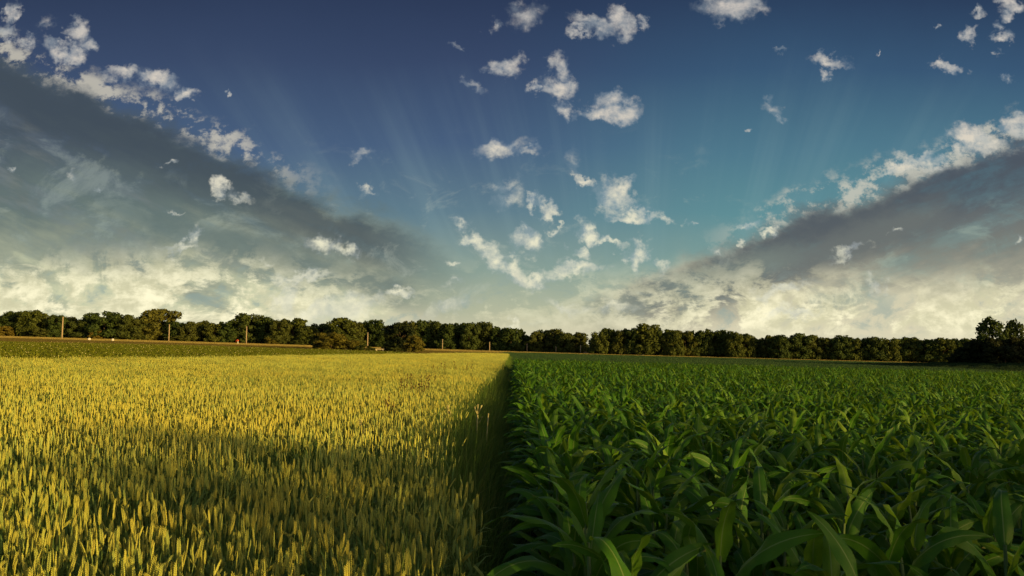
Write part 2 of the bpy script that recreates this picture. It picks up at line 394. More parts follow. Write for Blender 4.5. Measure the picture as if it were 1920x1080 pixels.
# ------------------------------------------------------------------ ground sheets
def ground():
    xs = [-3000,-1200,-600,-300,-150,-80,-40,-20,-10,-5,-2,-1,0,1,2,5,10,20,40,80,150,300,600,1200,3000]
    ys = [-400,-100,-40,-15,-5,0,5,10,20,40,70,110,160,220,300,450,800,1500,4000]
    mb = MB(); V = [(x, y, gz(x, y)) for y in ys for x in xs]; n = len(xs)
    mb.add(V, [(j*n+i, j*n+i+1, (j+1)*n+i+1, (j+1)*n+i) for j in range(len(ys)-1) for i in range(n-1)])
    tag(obj('ground', mb.mesh('ground', [M['soil']])), kind='structure')
ground()
def strip(name, lo, hi, x0, x1, mat, dz, nx=60):
    mb = MB(); V = []
    for i in range(nx+1):
        x = x0+(x1-x0)*i/nx
        V += [(x, lo(x), gz(x, 0)+dz), (x, hi(x), gz(x, 0)+dz)]
    mb.add(V, [(2*i, 2*i+2, 2*i+3, 2*i+1) for i in range(nx)])
    return tag(obj(name, mb.mesh(name, [mat])), kind='structure')
def treeD(px): return 300 if px < 1098 else 262
def treeline_y(x):               # depth of the row of trees over x
    return 300 if x < 27 else 262
# dry strip in front of the trees, rough ground and the green field in front of it
strip('stubble_strip', lambda x: 204 if x < 0 else 216, lambda x: 330, -420, 420, M['stubble'], .04, 84)
strip('rough_ground', lambda x: 96, lambda x: 206, -420, 28, M['roughg'], .02)
strip('green_field', lambda x: 40, lambda x: 216 , 28, 420, M['fieldg'], .03)

# ------------------------------------------------------------------ instancing for uncountable things
def scatter(name, pts, rots, scls, idx, sources, label, cat):
    """one 'stuff' object: a cloud of points on the land with plants set on them by geometry nodes"""
    col = bpy.data.collections.new(name+'_plants')
    for o in sources: col.objects.link(o)
    me = bpy.data.meshes.new(name); me.vertices.add(len(pts)); me.vertices.foreach_set('co', np.asarray(pts, float).ravel())
    for nm, ty, val in (('rz','FLOAT',rots), ('idx','INT',idx)):
        a = me.attributes.new(nm, ty, 'POINT'); a.data.foreach_set('value', np.asarray(val, dtype=np.int32 if ty=='INT' else float))
    a = me.attributes.new('scl', 'FLOAT_VECTOR', 'POINT'); a.data.foreach_set('vector', np.asarray(scls, float).ravel())
    for s in sources:
        for m in s.data.materials:
            if m.name not in [q.name for q in me.materials]: me.materials.append(m)
    o = obj(name, me)
    ng = bpy.data.node_groups.new(name+'_nodes', 'GeometryNodeTree')
    ng.interface.new_socket('Geometry', in_out='INPUT', socket_type='NodeSocketGeometry')
    ng.interface.new_socket('Geometry', in_out='OUTPUT', socket_type='NodeSocketGeometry')
    N, L = ng.nodes, ng.links
    gi = N.new('NodeGroupInput'); go = N.new('NodeGroupOutput'); ip = N.new('GeometryNodeInstanceOnPoints')
    ci = N.new('GeometryNodeCollectionInfo'); ci.inputs['Collection'].default_value = col
    ci.inputs['Separate Children'].default_value = True; ci.inputs['Reset Children'].default_value = True
    def na(nm, ty):
        n = N.new('GeometryNodeInputNamedAttribute'); n.data_type = ty; n.inputs['Name'].default_value = nm; return n.outputs['Attribute']
    cx = N.new('ShaderNodeCombineXYZ'); L.new(na('rz','FLOAT'), cx.inputs[2])
    L.new(gi.outputs[0], ip.inputs['Points']); L.new(ci.outputs[0], ip.inputs['Instance'])
    ip.inputs['Pick Instance'].default_value = True
    L.new(na('idx','INT'), ip.inputs['Instance Index']); L.new(cx.outputs[0], ip.inputs['Rotation']); L.new(na('scl','FLOAT_VECTOR'), ip.inputs['Scale'])
    L.new(ip.outputs[0], go.inputs[0])
    md = o.modifiers.new('plants', 'NODES'); md.node_group = ng
    return tag(o, label, cat, kind='stuff')

# ------------------------------------------------------------------ wheat
def ear_geo(mb, base, axis, L, lod, rng, mat=1, tint=.5, spin=None):
    axis = axis.normalized(); a = axis.orthogonal().normalized(); b = axis.cross(a)
    sp = rng.uniform(0, math.pi) if spin is None else spin
    a, b = a*math.cos(sp)+b*math.sin(sp), b*math.cos(sp)-a*math.sin(sp)
    W = L*0.054
    if lod == 0:
        mb.tube([base, base+axis*L*.95], [W*.5, W*.25], 4, mat, tint)
        n = 20
        for i in range(n):
            t = i/(n-1); side = 1 if i % 2 else -1
            w = W*(.72+.6*math.sin(math.pi*min(1, .12+t*.9)))*(1 if t < .9 else .7)
            p0 = base+axis*(L*.92*t); d = (axis + a*side*.42 + b*rng.uniform(-.1,.1)).normalized()
            ln = L*.155
            q = p0 + a*side*w*.5
            V=[q-d*0]; 
            e1 = d.cross(b).normalized(); e2 = b
            for (tt, rr) in ((.3,.95),(.65,.8)):
                for k in range(5):
                    an = 2*math.pi*k/5; V.append(q+d*ln*tt+(e1*math.cos(an)*.62+e2*math.sin(an)*1.0)*w*rr*.72)
            V.append(q+d*ln)
            Fc=[(0,1+(k+1)%5,1+k) for k in range(5)]+[(1+k,1+(k+1)%5,6+(k+1)%5,6+k) for k in range(5)]+[(6+k,6+(k+1)%5,11) for k in range(5)]
            mb.add(V, Fc, mat, tint+rng.uniform(-.12,.12))
    elif lod == 1:
        n = 9; pts=[]; rad=[]
        V=[];Fc=[]; S=5
        for i in range(n):
            t=i/(n-1); r = W*(.45+.75*math.sin(math.pi*min(1,.14+t*.86)))*(1.18 if i%2 else .86)
            side = (1 if i%2 else -1)*W*.18
            for k in range(S):
                an=2*math.pi*k/S; V.append(base+axis*L*t+a*(math.cos(an)*r*1.25+side)+b*math.sin(an)*r*.9)
        for i in range(n-1):
            for k in range(S): Fc.append((i*S+k,i*S+(k+1)%S,(i+1)*S+(k+1)%S,(i+1)*S+k))
        mb.add(V,Fc,mat,tint)
    else:
        mb.tube([base, base+axis*L*.35, base+axis*L*.8, base+axis*L], [W*.6, W*1.25, W*1.0, W*.3], 3, mat, tint, cap=False)
def blade(mb, base, az, L, W, a0, a1, seg, mat=0, tint=.5, tw=0.0):
    d = Vector((math.cos(az), math.sin(az), 0)); s = Vector((-math.sin(az), math.cos(az), 0)); p = Vector(base); V=[]
    for i in range(seg+1):
        t = i/seg; an = a0+(a1-a0)*t**1.4
        w = W*.5*(1-t**2.2)*(1 if t > .12 else .7)+.0003
        ss = s*math.cos(tw*t)+Vector((0,0,1))*math.sin(tw*t)
        V += [p-ss*w, p+ss*w]
        p = p+(d*math.sin(an)+Vector((0,0,1))*math.cos(an))*(L/seg)
    mb.add(V, [(2*i,2*i+1,2*i+3,2*i+2) for i in range(seg)], mat, tint)
def wheat_stalk(mb, x, y, lod, rng, emb=None):
    emb = emb or mb
    H = rng.gauss(.735, .045); az = rng.uniform(0, 2*math.pi)
    lean = abs(rng.gauss(0, .075)); 
    top = Vector((x+math.cos(az)*lean, y+math.sin(az)*lean, H))
    tint = min(1, max(0, rng.gauss(.5, .22)))
    mid = Vector((x+math.cos(az)*lean*.3, y+math.sin(az)*lean*.3, H*.55))
    r = .0017 if lod < 2 else .0028
    if lod == 2: mb.tube([(x,y,.15), top], r, 3, 0, tint*.8, cap=False)
    else: mb.tube([(x,y,0), mid, top], [r*1.25, r*1.1, r*.8], 4 if lod == 0 else 3, 0, tint, cap=False)
    ax = (top-mid).normalized()+Vector((rng.gauss(0,.08), rng.gauss(0,.08), 0))
    if rng.random() < .06: ax += Vector((rng.gauss(0,.6), rng.gauss(0,.6), 0))
    L = rng.uniform(.056, .086)
    ear_geo(emb, top-ax.normalized()*.002, ax, L, lod, rng, 1 if emb is mb else 0, tint)
    for k in range(3 if lod < 2 else 1):
        h = H*rng.uniform(.45, .84); f = h/H
        blade(mb, (x+math.cos(az)*lean*f*.6, y+math.sin(az)*lean*f*.6, h), rng.uniform(0, 6.28), rng.uniform(.13,.22), .011,
              rng.uniform(.15,.6), rng.uniform(.9,2.6), 4 if lod == 0 else (3 if lod == 1 else 2), 0, tint*.8, rng.uniform(-1,1))
def wheat_clump(name, lod, n, rad, seed):
    rng = random.Random(seed); mb = MB()
    for i in range(n):
        a = rng.uniform(0, 6.28); r = rad*math.sqrt(rng.random()); wheat_stalk(mb, r*math.cos(a), r*math.sin(a), lod, rng)
    return obj(name, mb.mesh(name, [M['wstem'], M['ear']], smooth=True), link=False)

XB = [(-5,-.16),(0,-.14),(3.6,-.16),(4.3,-.22),(5.2,-.45),(6.5,-.62),(10,-.66),(20,-.55),(50,-.45),(130,-.4)]
def xb(y): return float(np.interp(y, [p[0] for p in XB], [p[1] for p in XB]))
# far edge of the wheat: polyline depth over x
WE = [(-60,14),(-21,20),(-15.5,24),(-13.5,34),(-12.0,46),(-9.6,62),(-6.5,84),(-4.5,96),(0,100)]
def we(x): return float(np.interp(x, [p[0] for p in WE], [p[1] for p in WE]))

rng = random.Random(7)
WH_D = 450.0
near = []
while len(near) < 900:
    y = rng.uniform(2.05, 3.3); x = rng.uniform(-2.5, -.13)
    if x > xb(y)-.01 or abs(x) > .70*y: continue
    near.append((x, y))
# thin to the wanted density, keep the 300 nearest to the lens
area = sum(min(.70*y, 2.5)-.14 for y in np.linspace(2.05,3.3,50))/50*1.25
near = near[:int(WH_D*area)]
near.sort(key=lambda p: p[1]); near = near[:300]
Y_NEAR = near[-1][1]
WV = []
for i in range(14):
    r2 = random.Random(100+i); st = MB(); er = MB(); wheat_stalk(st, 0, 0, 0, r2, emb=er)
    WV.append((st.mesh('wheat_stem_%d' % i, [M['wstem']]), er.mesh('wheat_ear_%d' % i, [M['ear']])))
wheat_protos = []
for i, (x, y) in enumerate(near):
    v = WV[rng.randrange(14)]
    t = empty('wheat_stalk', (x, y, gz(x, y)), 'wheat stalk with a ripe ear in the nearest rows at the bottom left', 'wheat', 'nearest wheat stalks at the bottom of the photo', rng.uniform(0, 6.28))
    s = rng.uniform(.93, 1.08); t.scale = (s, s, s)
    obj('stem', v[0], t); obj('ear', v[1], t)

src = [wheat_clump('w_a%d' % i, 0, 11, .115, 200+i) for i in range(6)] + [wheat_clump('w_b%d' % i, 1, 11, .115, 300+i) for i in range(6)] + \
      [wheat_clump('w_c%d' % i, 2, 92, .30, 400+i) for i in range(6)]
pts=[]; rot=[]; scl=[]; idx=[]
def put(x, y, k, s=(1,1,1)):
    pts.append((x, y, gz(x, y))); rot.append(rng.uniform(0, 6.28)); scl.append(s); idx.append(k)
def patch(x, y, s=.5): return 1+.07*mnoise.noise(Vector((x*s, y*s, 3.1)))+.035*mnoise.noise(Vector((x*2.1, y*2.1, 8)))
def gaps(x, y): return mnoise.noise(Vector((x*.9, y*.9, 1.7)))
cell = math.sqrt(11/WH_D)
y = -1.5
while y < 13:
    xmin = -max(.80*y+1.2, 3.2)
    x = xb(y)-.06
    while x > xmin:
        px_, py_ = x-rng.random()*cell, y+rng.random()*cell
        x -= cell
        if px_ > xb(py_)-.05: continue
        if 2.02 < py_ < Y_NEAR+.06 and abs(px_) < .72*py_: continue
        lod = 0 if py_ < 5 else 1
        if gaps(px_, py_) < -.52 : continue
        h = patch(px_, py_); put(px_, py_, lod*6+rng.randrange(6), (1,1,h))
    y += cell
cell = .5
y = 13
while y < 101:
    x = xb(y)-.22
    while x > -max(.74*y+2, 0)-.5:
        px_, py_ = x-rng.random()*cell*.4, y+(rng.random()-.5)*cell*.6
        x -= cell
        if py_ > we(px_) : continue
        put(px_, py_, 12+rng.randrange(6), (1,1,patch(px_, py_)))
    y += cell
scatter('wheat_field', pts, rot, scl, idx, src, 'golden ripening wheat crop filling the left half of the field', 'wheat field')
print('wheat instances', len(pts))

# ------------------------------------------------------------------ corn
def corn_leaf(L, W, a0, a1, rng, seg=14):
    """a leaf growing from the origin along +X"""
    mb = MB(); V=[]; UV=[]; p = Vector((0,0,0)); yaw = 0; yawr = rng.gauss(0,.5); ph = rng.uniform(0,6.28); ph2 = rng.uniform(0,6.28)
    tw = rng.gauss(0,.9); fr = rng.uniform(2.2,3.6); pw = rng.uniform(.9,1.7)
    for i in range(seg+1):
        t = i/seg; an = a0+(a1-a0)*t**pw; yaw = yawr*t*t
        d = Vector((math.sin(an)*math.cos(yaw), math.sin(an)*math.sin(yaw), math.cos(an)))
        side = Vector((-math.sin(yaw), math.cos(yaw), 0)); up = d.cross(side)*-1
        up = side.cross(d)*-1 if up.length < .1 else up
        T = tw*t**1.5
        s2 = side*math.cos(T)+up*math.sin(T); u2 = up*math.cos(T)-side*math.sin(T)
        w = W*.5*min(1, .42+t*3.2)*max(0.0, 1-t**2.6)**.9+.0008
        fold = .55*(1-t)**1.5+.10
        for k in range(-2, 3):
            q = k/2; lift = abs(q)**1.3*w*fold + (abs(q)**2)*.16*W*math.sin(fr*6.28*t+(ph if k>0 else ph2))*min(1,t*4)*(1-t*.5)
            V.append(p+s2*w*q*math.cos(fold*.6)+u2*lift); UV.append((.5+q*.5, t))
        p = p+d*(L/seg)
    Fc=[(i*5+k, i*5+k+1, (i+1)*5+k+1, (i+1)*5+k) for i in range(seg) for k in range(4)]
    mb.add(V, Fc, 0, min(1,max(0,rng.gauss(.45,.25))), UV)
    return mb
def corn_variant(seed, seg=14):
    rng = random.Random(seed); H = rng.uniform(.70,.84); n = rng.randint(10,13); az0 = rng.uniform(0,6.28)
    st = MB(); lean=(rng.gauss(0,.03), rng.gauss(0,.03))
    pt = [(lean[0]*t, lean[1]*t, H*t) for t in (0,.25,.5,.75,1)]
    st.tube(pt, [.013,.012,.0105,.0085,.005], 7 if seg > 10 else 5)
    leaves=[]
    for i in range(n):
        t = i/(n-1); h = H*(.12+.86*t); az = az0+(math.pi if i%2 else 0)+rng.gauss(0,.38)
        topf = max(0, (t-.55)/.45)
        L = (.32+.17*math.sin(math.pi*min(1,.25+t*.6)))*rng.uniform(.85,1.12)*(1-.28*topf)
        W = (.058+.028*math.sin(math.pi*min(1,.15+t*.75)))*rng.uniform(.85,1.12)*(1-.15*topf)
        a0 = rng.uniform(.35,.75)*(1-topf)+rng.uniform(.10,.45)*topf
        a1 = rng.uniform(2.1,3.1)*(1-topf)+rng.uniform(.9,2.6)*topf
        mb = corn_leaf(L, W, a0, a1, rng, seg)
        leaves.append((mb, (lean[0]*h/H, lean[1]*h/H, h), az))
    return st, leaves
NV = 12
corn_near=[]; corn_src=[]
for i in range(NV):
    st, lv = corn_variant(900+i)
    corn_near.append((st.mesh('corn_stalk_%d'%i, [M['cstalk']]), [(mb.mesh('corn_leaf_mesh', [M['corn']]), loc, az) for mb, loc, az in lv]))
def joined(i, seg, name):
    st, lv = corn_variant(900+i, seg); J = MB()
    J.add(np.concatenate(st.v), st.f, 1, .4)
    for mb, loc, az in lv:
        V = np.concatenate(mb.v); c, s = math.cos(az), math.sin(az)
        V = np.stack([V[:,0]*c-V[:,1]*s+loc[0], V[:,0]*s+V[:,1]*c+loc[1], V[:,2]+loc[2]], 1)
        J.add(V, mb.f, 0, np.concatenate(mb.t), np.concatenate(mb.uv))
    return J.mesh(name, [M['corn'], M['cstalk']])
for i in range(NV): corn_src.append(obj('c_a%02d'%i, joined(i, 12, 'corn_a'), link=False))
for i in range(NV): corn_src.append(obj('c_b%02d'%i, joined(i, 6, 'corn_b'), link=False))
def tall(y): return float(np.interp(y, [2, 8, 14], [1.06, 1.06, 1.0]))
def corn_far(x): return 44.0
spots=[]
x = .32; row = 0
while x < 38:
    y = 2.15+rng.uniform(0,.2) if row else 2.05
    while y < corn_far(x):
        if x < .80*y+3.0:
            spots.append((x+rng.gauss(0,.03), y, row))
        y += rng.uniform(.13,.21) if y < 12 else rng.uniform(.17,.25)
    x += .37; row += 1
for yy in np.arange(-3.6, -.6, .19):          # the field goes on beside the camera
    for r_ in range(4, 10): spots.append((.32+.37*r_+rng.gauss(0,.03), yy, r_))
inview = [s for s in spots if s[1] > 1.9 and s[0] < .70*s[1]+.1]
inview.sort(key=lambda s: math.hypot(s[0], s[1])); near_set = inview[:300]; near_ids = set(map(id, near_set))
special = {0: 'corn plant at the nearest left corner of the corn field'}
for j, s in enumerate(near_set):
    x, y, r_ = s; v = corn_near[rng.randrange(NV)]
    lab = special.get(j, 'leafy green corn plant standing in the nearest part of the corn field')
    t = empty('corn_plant', (x, y, gz(x, y)), lab, 'corn plant', 'nearest corn plants' , rng.uniform(0, 6.28))
    k = rng.uniform(.92, 1.12)*(1+.07*mnoise.noise(Vector((x*.5,y*.5,0))))*tall(y); t.scale = (k, k, k)
    obj('stalk', v[0], t)
    for (me, loc, az) in v[1]:
        l = obj('leaf', me, t); l.location = loc; l.rotation_euler = (0, 0, az)
pts=[]; rot=[]; scl=[]; idx=[]
for s in spots:
    if id(s) in near_ids: continue
    x, y, r_ = s; k = rng.uniform(.92,1.10)*(1+.07*mnoise.noise(Vector((x*.5,y*.5,0))))*tall(y)
    put(x, y, (0 if y < 16 else NV)+rng.randrange(NV), (k,k,k))
scatter('corn_field', pts, rot, scl, idx, corn_src, 'dense green corn crop covering the right half beyond the nearest plants', 'corn field')
print('corn instances', len(pts))

# ------------------------------------------------------------------ grass kinds
def grass_tile(name, mat, size, n, h0, h1, w, seed, seg=3, droop=1.2, mats=None):
    rg = random.Random(seed); mb = MB()
    for i in range(n):
        blade(mb, (rg.uniform(-size/2,size/2), rg.uniform(-size/2,size/2), -.01), rg.uniform(0,6.28), rg.uniform(h0,h1), w*rg.uniform(.7,1.3),
              rg.uniform(.05,.35), rg.uniform(.3,droop), seg, 0, rg.random(), rg.uniform(-1,1))
    return obj(name, mb.mesh(name, [mat]), link=False)
# verge between wheat and corn
src = [grass_tile('v_%d'%i, M['verge'], .3, 190, .22, .62, .006, 500+i, 4, 1.7) for i in range(5)]
pts=[]; rot=[]; scl=[]; idx=[]
y = 1.2
while y < 101:
    st_ = .16 if y < 15 else .3
    lo, hi = xb(y)-.35, .10
    x = lo
    while x < hi:
        px_, py_ = x+rng.random()*st_, y+rng.random()*st_
        x += st_
        edge = (px_-(-.02 if py_ < 44 else 5))          # bare strip at the foot of the corn
        if edge > 0: continue
        if py_ < 4.6 and px_ > -.12: continue
        f = .70+.85*min(1, max(0, (-.05-px_)/.45))
        put(px_, py_, rng.randrange(5), (1, 1, f*rng.uniform(.7,1.15)*(1.0 if y < 30 else .9)))
    y += st_
scatter('verge_grass', pts, rot, scl, idx, src, 'dark green grass growing in the shaded strip between wheat and corn', 'grass')
# low leafy crop beyond the wheat on the left
def rosette_tile(name, seed):
    rg = random.Random(seed); mb = MB()
    for i in range(9):
        cx, cy = rg.uniform(-.5,.5), rg.uniform(-.5,.5)
        for k in range(9):
            blade(mb, (cx, cy, 0), rg.uniform(0,6.28), rg.uniform(.25,.48), rg.uniform(.10,.17), rg.uniform(.2,.7), rg.uniform(.9,2.1), 3, 0, rg.random(), rg.uniform(-.8,.8))
        if rg.random() < .035:
            p = Vector((cx, cy, rg.uniform(.38,.46))); r = .035
            mb.add([p+Vector((r,0,0)),p+Vector((0,r,0)),p+Vector((-r,0,0)),p+Vector((0,-r,0)),p+Vector((0,0,r)),p-Vector((0,0,r))],
                   [(0,1,4),(1,2,4),(2,3,4),(3,0,4),(1,0,5),(2,1,5),(3,2,5),(0,3,5)], 1, 1)
    return obj(name, mb.mesh(name, [M['beet'], M['petal']]), link=False)
src = [rosette_tile('r_%d'%i, 600+i) for i in range(6)]
pts=[]; rot=[]; scl=[]; idx=[]
BE = [(-200,104),(-75,112),(-60,140),(-24,138),(-12,112),(-6,104)]
for yi in range(10, 150):
    for xi in range(-130, -3):
        x = xi+rng.random()*.6; y = yi+rng.random()*.6
        if x < -.74*y-8: continue
        if y < we(x)+1.0 or y > float(np.interp(x,[p[0] for p in BE],[p[1] for p in BE])): continue
        put(x, y, rng.randrange(6), (1.05,1.05,rng.uniform(.8,1.15)))
scatter('leafy_crop', pts, rot, scl, idx, src, 'low leafy green crop with pale flecks beyond the wheat on the left', 'crop field')
print('beet', len(pts))
# grass on the far ground
def far_grass(name, mat, x0, x1, ylo, yhi, step, size, n, h0, h1, w, label, keep=1.0):
    src = [grass_tile('g_%s%d'%(name,i), mat, size, n, h0, h1, w, 700+i, 2, 1.2) for i in range(4)]
    pts.clear(); rot.clear(); scl.clear(); idx.clear()
    x = x0
    while x < x1:
        y = ylo(x)
        while y < yhi(x):
            qx, qy = x+rng.random()*step*.8, y+rng.random()*step*.8
            if abs(qx) < .74*qy+4 and rng.random() < keep: put(qx, qy, rng.randrange(4), (1,1,rng.uniform(.75,1.2)))
            y += step
        x += step
    scatter(name, list(pts), list(rot), list(scl), list(idx), src, label, 'grass'); print(name, len(pts))
far_grass('dry_grass', M['dry'], -230, 215, lambda x: 204 if x < 0 else 224, lambda x: treeline_y(x)-3, 2.6, 3.0, 420, .15, .4, .05,
          'strip of dry yellow grass along the foot of the trees', .8)
far_grass('rough_grass', M['olive'], -190, -2, lambda x: float(np.interp(x,[p[0] for p in BE],[p[1] for p in BE]))-1 if x < -6 else 103, lambda x: 205, 2.6, 3.0, 420, .1, .28, .05,
          'brownish rough grass between the leafy crop and the dry strip')
far_grass('field_grass', M['green'], -2, 190, lambda x: 45, lambda x: 214, 2.6, 3.0, 520, .2, .45, .06,
          'cool green grass field between the corn and the trees')

# ------------------------------------------------------------------ trees
def crown_mesh(name, seed, mat, shape='round', nleaf=6000, ls=.042, base=.02):
    rg = random.Random(seed); npr = np.random.RandomState(seed)
    cl = []
    n = 26
    for i in range(n):
        h = base+.06+(.90-base-.06)*((i+.5)/n)
        if shape == 'round': r = .40*math.sqrt(max(0.02, 1-((h-.50)/.52)**2))
        elif shape == 'tall': r = .30*math.sqrt(max(0.02, 1-((h-.45)/.57)**4))
        elif shape == 'open': r = .40*math.sqrt(max(0.02, 1-((h-.62)/.42)**2))
        else: r = .46*math.sqrt(max(0.03, 1-((h-.25)/.80)**2))     # bush: widest low
        a = i*2.4+rg.uniform(-.5,.5); rr = r*rg.uniform(.45,1.0) if h < .86 else r*rg.uniform(0,.6)
        cl.append((rr*math.cos(a), rr*math.sin(a), min(h,.90), rg.uniform(.085,.17)))
    if shape in ('round','tall'):
        for i in range(12):
            a = i*.55+rg.uniform(-.3,.3); cl.append((.30*math.cos(a), .30*math.sin(a), rg.uniform(.07,.30), rg.uniform(.10,.15)))
    # extra small clumps make the edge uneven
    for i in range(14):
        c = rg.choice(cl); a = rg.uniform(0,6.28); d = c[3]*1.05
        cl.append((c[0]+d*math.cos(a), c[1]+d*math.sin(a), min(.95, c[2]+rg.uniform(-.03,.09)), rg.uniform(.035,.075)))
    w = np.array([c[3]**2 for c in cl]); w /= w.sum()
    C = np.array(cl)[npr.choice(len(cl), nleaf, p=w)]
    d = npr.normal(size=(nleaf,3)); d /= np.linalg.norm(d, axis=1)[:,None]
    rad = C[:,3]*(npr.uniform(.35,1.0,nleaf)**.5)*npr.uniform(.9,1.18,nleaf)
    P = C[:,:3]+d*rad[:,None]*np.array([1,1,.85])
    P[:,2] = np.maximum(P[:,2], .01)
    nrm = d+npr.normal(scale=.55,size=(nleaf,3)); nrm /= np.linalg.norm(nrm,axis=1)[:,None]
    t1 = np.cross(nrm, npr.normal(size=(nleaf,3))); t1 /= np.linalg.norm(t1,axis=1)[:,None]; t2 = np.cross(nrm,t1)
    s = (ls*npr.uniform(.5,1.2,nleaf))[:,None]
    V = np.stack([P-t1*s, P-t2*s*.55, P+t1*s, P+t2*s*.55], 1).reshape(-1,3)
    tint = np.repeat(np.clip(npr.normal(.4,.25,nleaf)+ (npr.rand(len(cl))[npr.choice(len(cl), nleaf)]*.1),0,1), 4)
    mb = MB(); mb.add(V, [(4*i,4*i+1,4*i+2,4*i+3) for i in range(nleaf)], 0, tint)
    return mb.mesh(name, [mat], smooth=False), cl
def trunk_mesh(name, cl, seed, top=.62, r=.022):
    rg = random.Random(seed); mb = MB()
    mb.tube([(0,0,-.03),(.005,0,.15),(-.01,.008,.35),(0,0,top)], [r*1.5,r,r*.75,r*.35], 6)
    for c in sorted(cl, key=lambda c: -c[3])[:12]:
        z0 = max(.10, min(top-.04, c[2]-.18)); mb.tube([(0,0,z0),(c[0]*.5,c[1]*.5,(z0+c[2])/2+.02),(c[0],c[1],c[2])], [r*.45,r*.3,r*.12], 5)
    return mb.mesh(name, [M['bark']])
TV = {}
def tree_variants(key, mat, shape, count, seed, nleaf=6000, ls=.042, base=.02, **kw):
    TV[key] = []
    for i in range(count):
        c, cl = crown_mesh('crown_'+key, seed+i, mat, shape, nleaf, ls, base); TV[key].append((c, trunk_mesh('trunk_'+key, cl, seed+i, **kw)))
tree_variants('round', M['tree_a'], 'round', 5, 1000)
tree_variants('olive', M['tree_b'], 'round', 3, 1050)
tree_variants('tall', M['tree_a'], 'tall', 5, 1100)
tree_variants('tallolive', M['tree_b'], 'tall', 3, 1150)
tree_variants('open', M['tree_a'], 'open', 2, 1200, 3600, .05, .30)
tree_variants('bushtan', M['bush_o'], 'bush', 3, 1300, 5000, .045, 0, top=.5)
tree_variants('bushdark', M['tree_d'], 'bush', 4, 1400, 6000, .045, 0, top=.5)
tree_variants('bushgreen', M['tree_a'], 'bush', 3, 1450, 4500, .05, 0, top=.5)
tree_variants('lone', M['tree_a'], 'round', 2, 1500, 3400, .042, .22)
tree_variants('airy', M['tree_a'], 'bush', 1, 1600, 3000, .036, 0, top=.5)  # sparse crown, thinned to dapple the added shade on the wheat
trg = random.Random(55)
def tree(name, px, top, wpx, D, key, label, cat='tree', group=None, sink=0.0):
    x, y, z = at(px, D)
    dtop = pix_dir(px, top-(4 if 740 < px < 1096 else 0)); ztop = CAMZ+dtop.z/dtop.y*y
    H = (ztop-z)/.95; Wd = wpx/F*D/.86
    c, t = TV[key][trg.randrange(len(TV[key]))]
    o = empty(name, (x, y, z-sink), label, cat, group, trg.uniform(0,6.28)); o.scale = (Wd, Wd, H)
    obj('crown', c, o); obj('trunk', t, o)
    return o
ORD = 'first second third fourth fifth sixth seventh eighth ninth tenth eleventh twelfth thirteenth fourteenth fifteenth sixteenth seventeenth eighteenth nineteenth twentieth twenty-first twenty-second twenty-third twenty-fourth twenty-fifth twenty-sixth twenty-seventh twenty-eighth twenty-ninth thirtieth thirty-first thirty-second thirty-third thirty-fourth thirty-fifth thirty-sixth thirty-seventh thirty-eighth thirty-ninth fortieth forty-first forty-second forty-third forty-fourth forty-fifth forty-sixth forty-seventh forty-eighth forty-ninth fiftieth'.split()
LEFT = [(-12,592,34),(8,591,34),(30,585,34),(62,583,36),(88,589,30),(107,591,26),(130,594,30),(153,600,28),(170,594,26),(197,585,44),(222,596,26),(240,591,32),
 (262,598,28),(297,580,52),(330,605,28),(357,604,28),(380,603,28),(404,607,28),(428,602,30),(462,590,42),(498,596,34),(524,600,32),(550,597,40),(580,613,28),
 (605,608,34),(638,598,46),(660,602,34),(678,606,28),(699,602,32),(716,620,24),(742,616,30),(768,607,30),(792,606,30),(815,606,28),(838,611,26),(858,611,26),
 (880,611,28),(912,609,36),(935,620,24),(958,619,32),(975,622,16),(986,632,14),(1004,626,20),(1013,622,12),(1037,623,32),(1058,628,24),(1080,628,32)]
def shape_word(i, lst):
    px, top, w = lst[i]; near_ = [lst[j][1] for j in range(max(0,i-2), min(len(lst), i+3)) if j != i]
    h = 'taller' if top < min(near_) else ('lower' if top > max(near_) else 'mid-height')
    return h, ('broad' if w > 36 else ('narrow' if w < 25 else 'rounded'))
for i, (px, top, w) in enumerate(LEFT):
    h, s = shape_word(i, LEFT)
    key = 'tall' if (760 < px < 860 or w < 20) else trg.choice(['round','round','round','olive'])
    tree('broadleaf_tree', px, top, w*1.5, 300+trg.uniform(-5,7), key, '%s %s tree, %s from the left in the left-hand tree row' % (h, s, ORD[i]), group='trees of the left-hand row')
RIGHT = [(1112,634,16),(1122,624,24),(1140,618,28),(1162,619,28),(1185,617,28),(1212,609,40),(1238,616,28),(1262,621,26),(1284,621,26),(1304,620,24),(1322,618,22),(1342,622,20),(1358,619,26),
 (1376,624,24),(1396,628,26),(1420,635,24),(1440,630,26),(1460,629,26),(1479,632,22),(1496,626,32),(1522,629,28),(1545,634,24),(1573,630,34),(1597,633,24),(1619,635,24),(1640,634,26),
 (1666,636,26),(1690,633,28),(1708,634,26),(1737,637,28),(1766,634,32),(1790,637,26),(1812,637,26),(1836,636,28),(1862,638,28),(1890,638,28),(1915,638,28),(1940,638,30)]
for i, (px, top, w) in enumerate(RIGHT):
    h, s = shape_word(i, RIGHT)
    key = trg.choice(['tall','round','round','olive','tallolive'])
    tree('broadleaf_tree', px, top, w*1.55, 262+trg.uniform(-4,6), key, '%s %s tree, %s from the left in the right-hand tree row' % (h, s, ORD[i]), group='trees of the right-hand row')
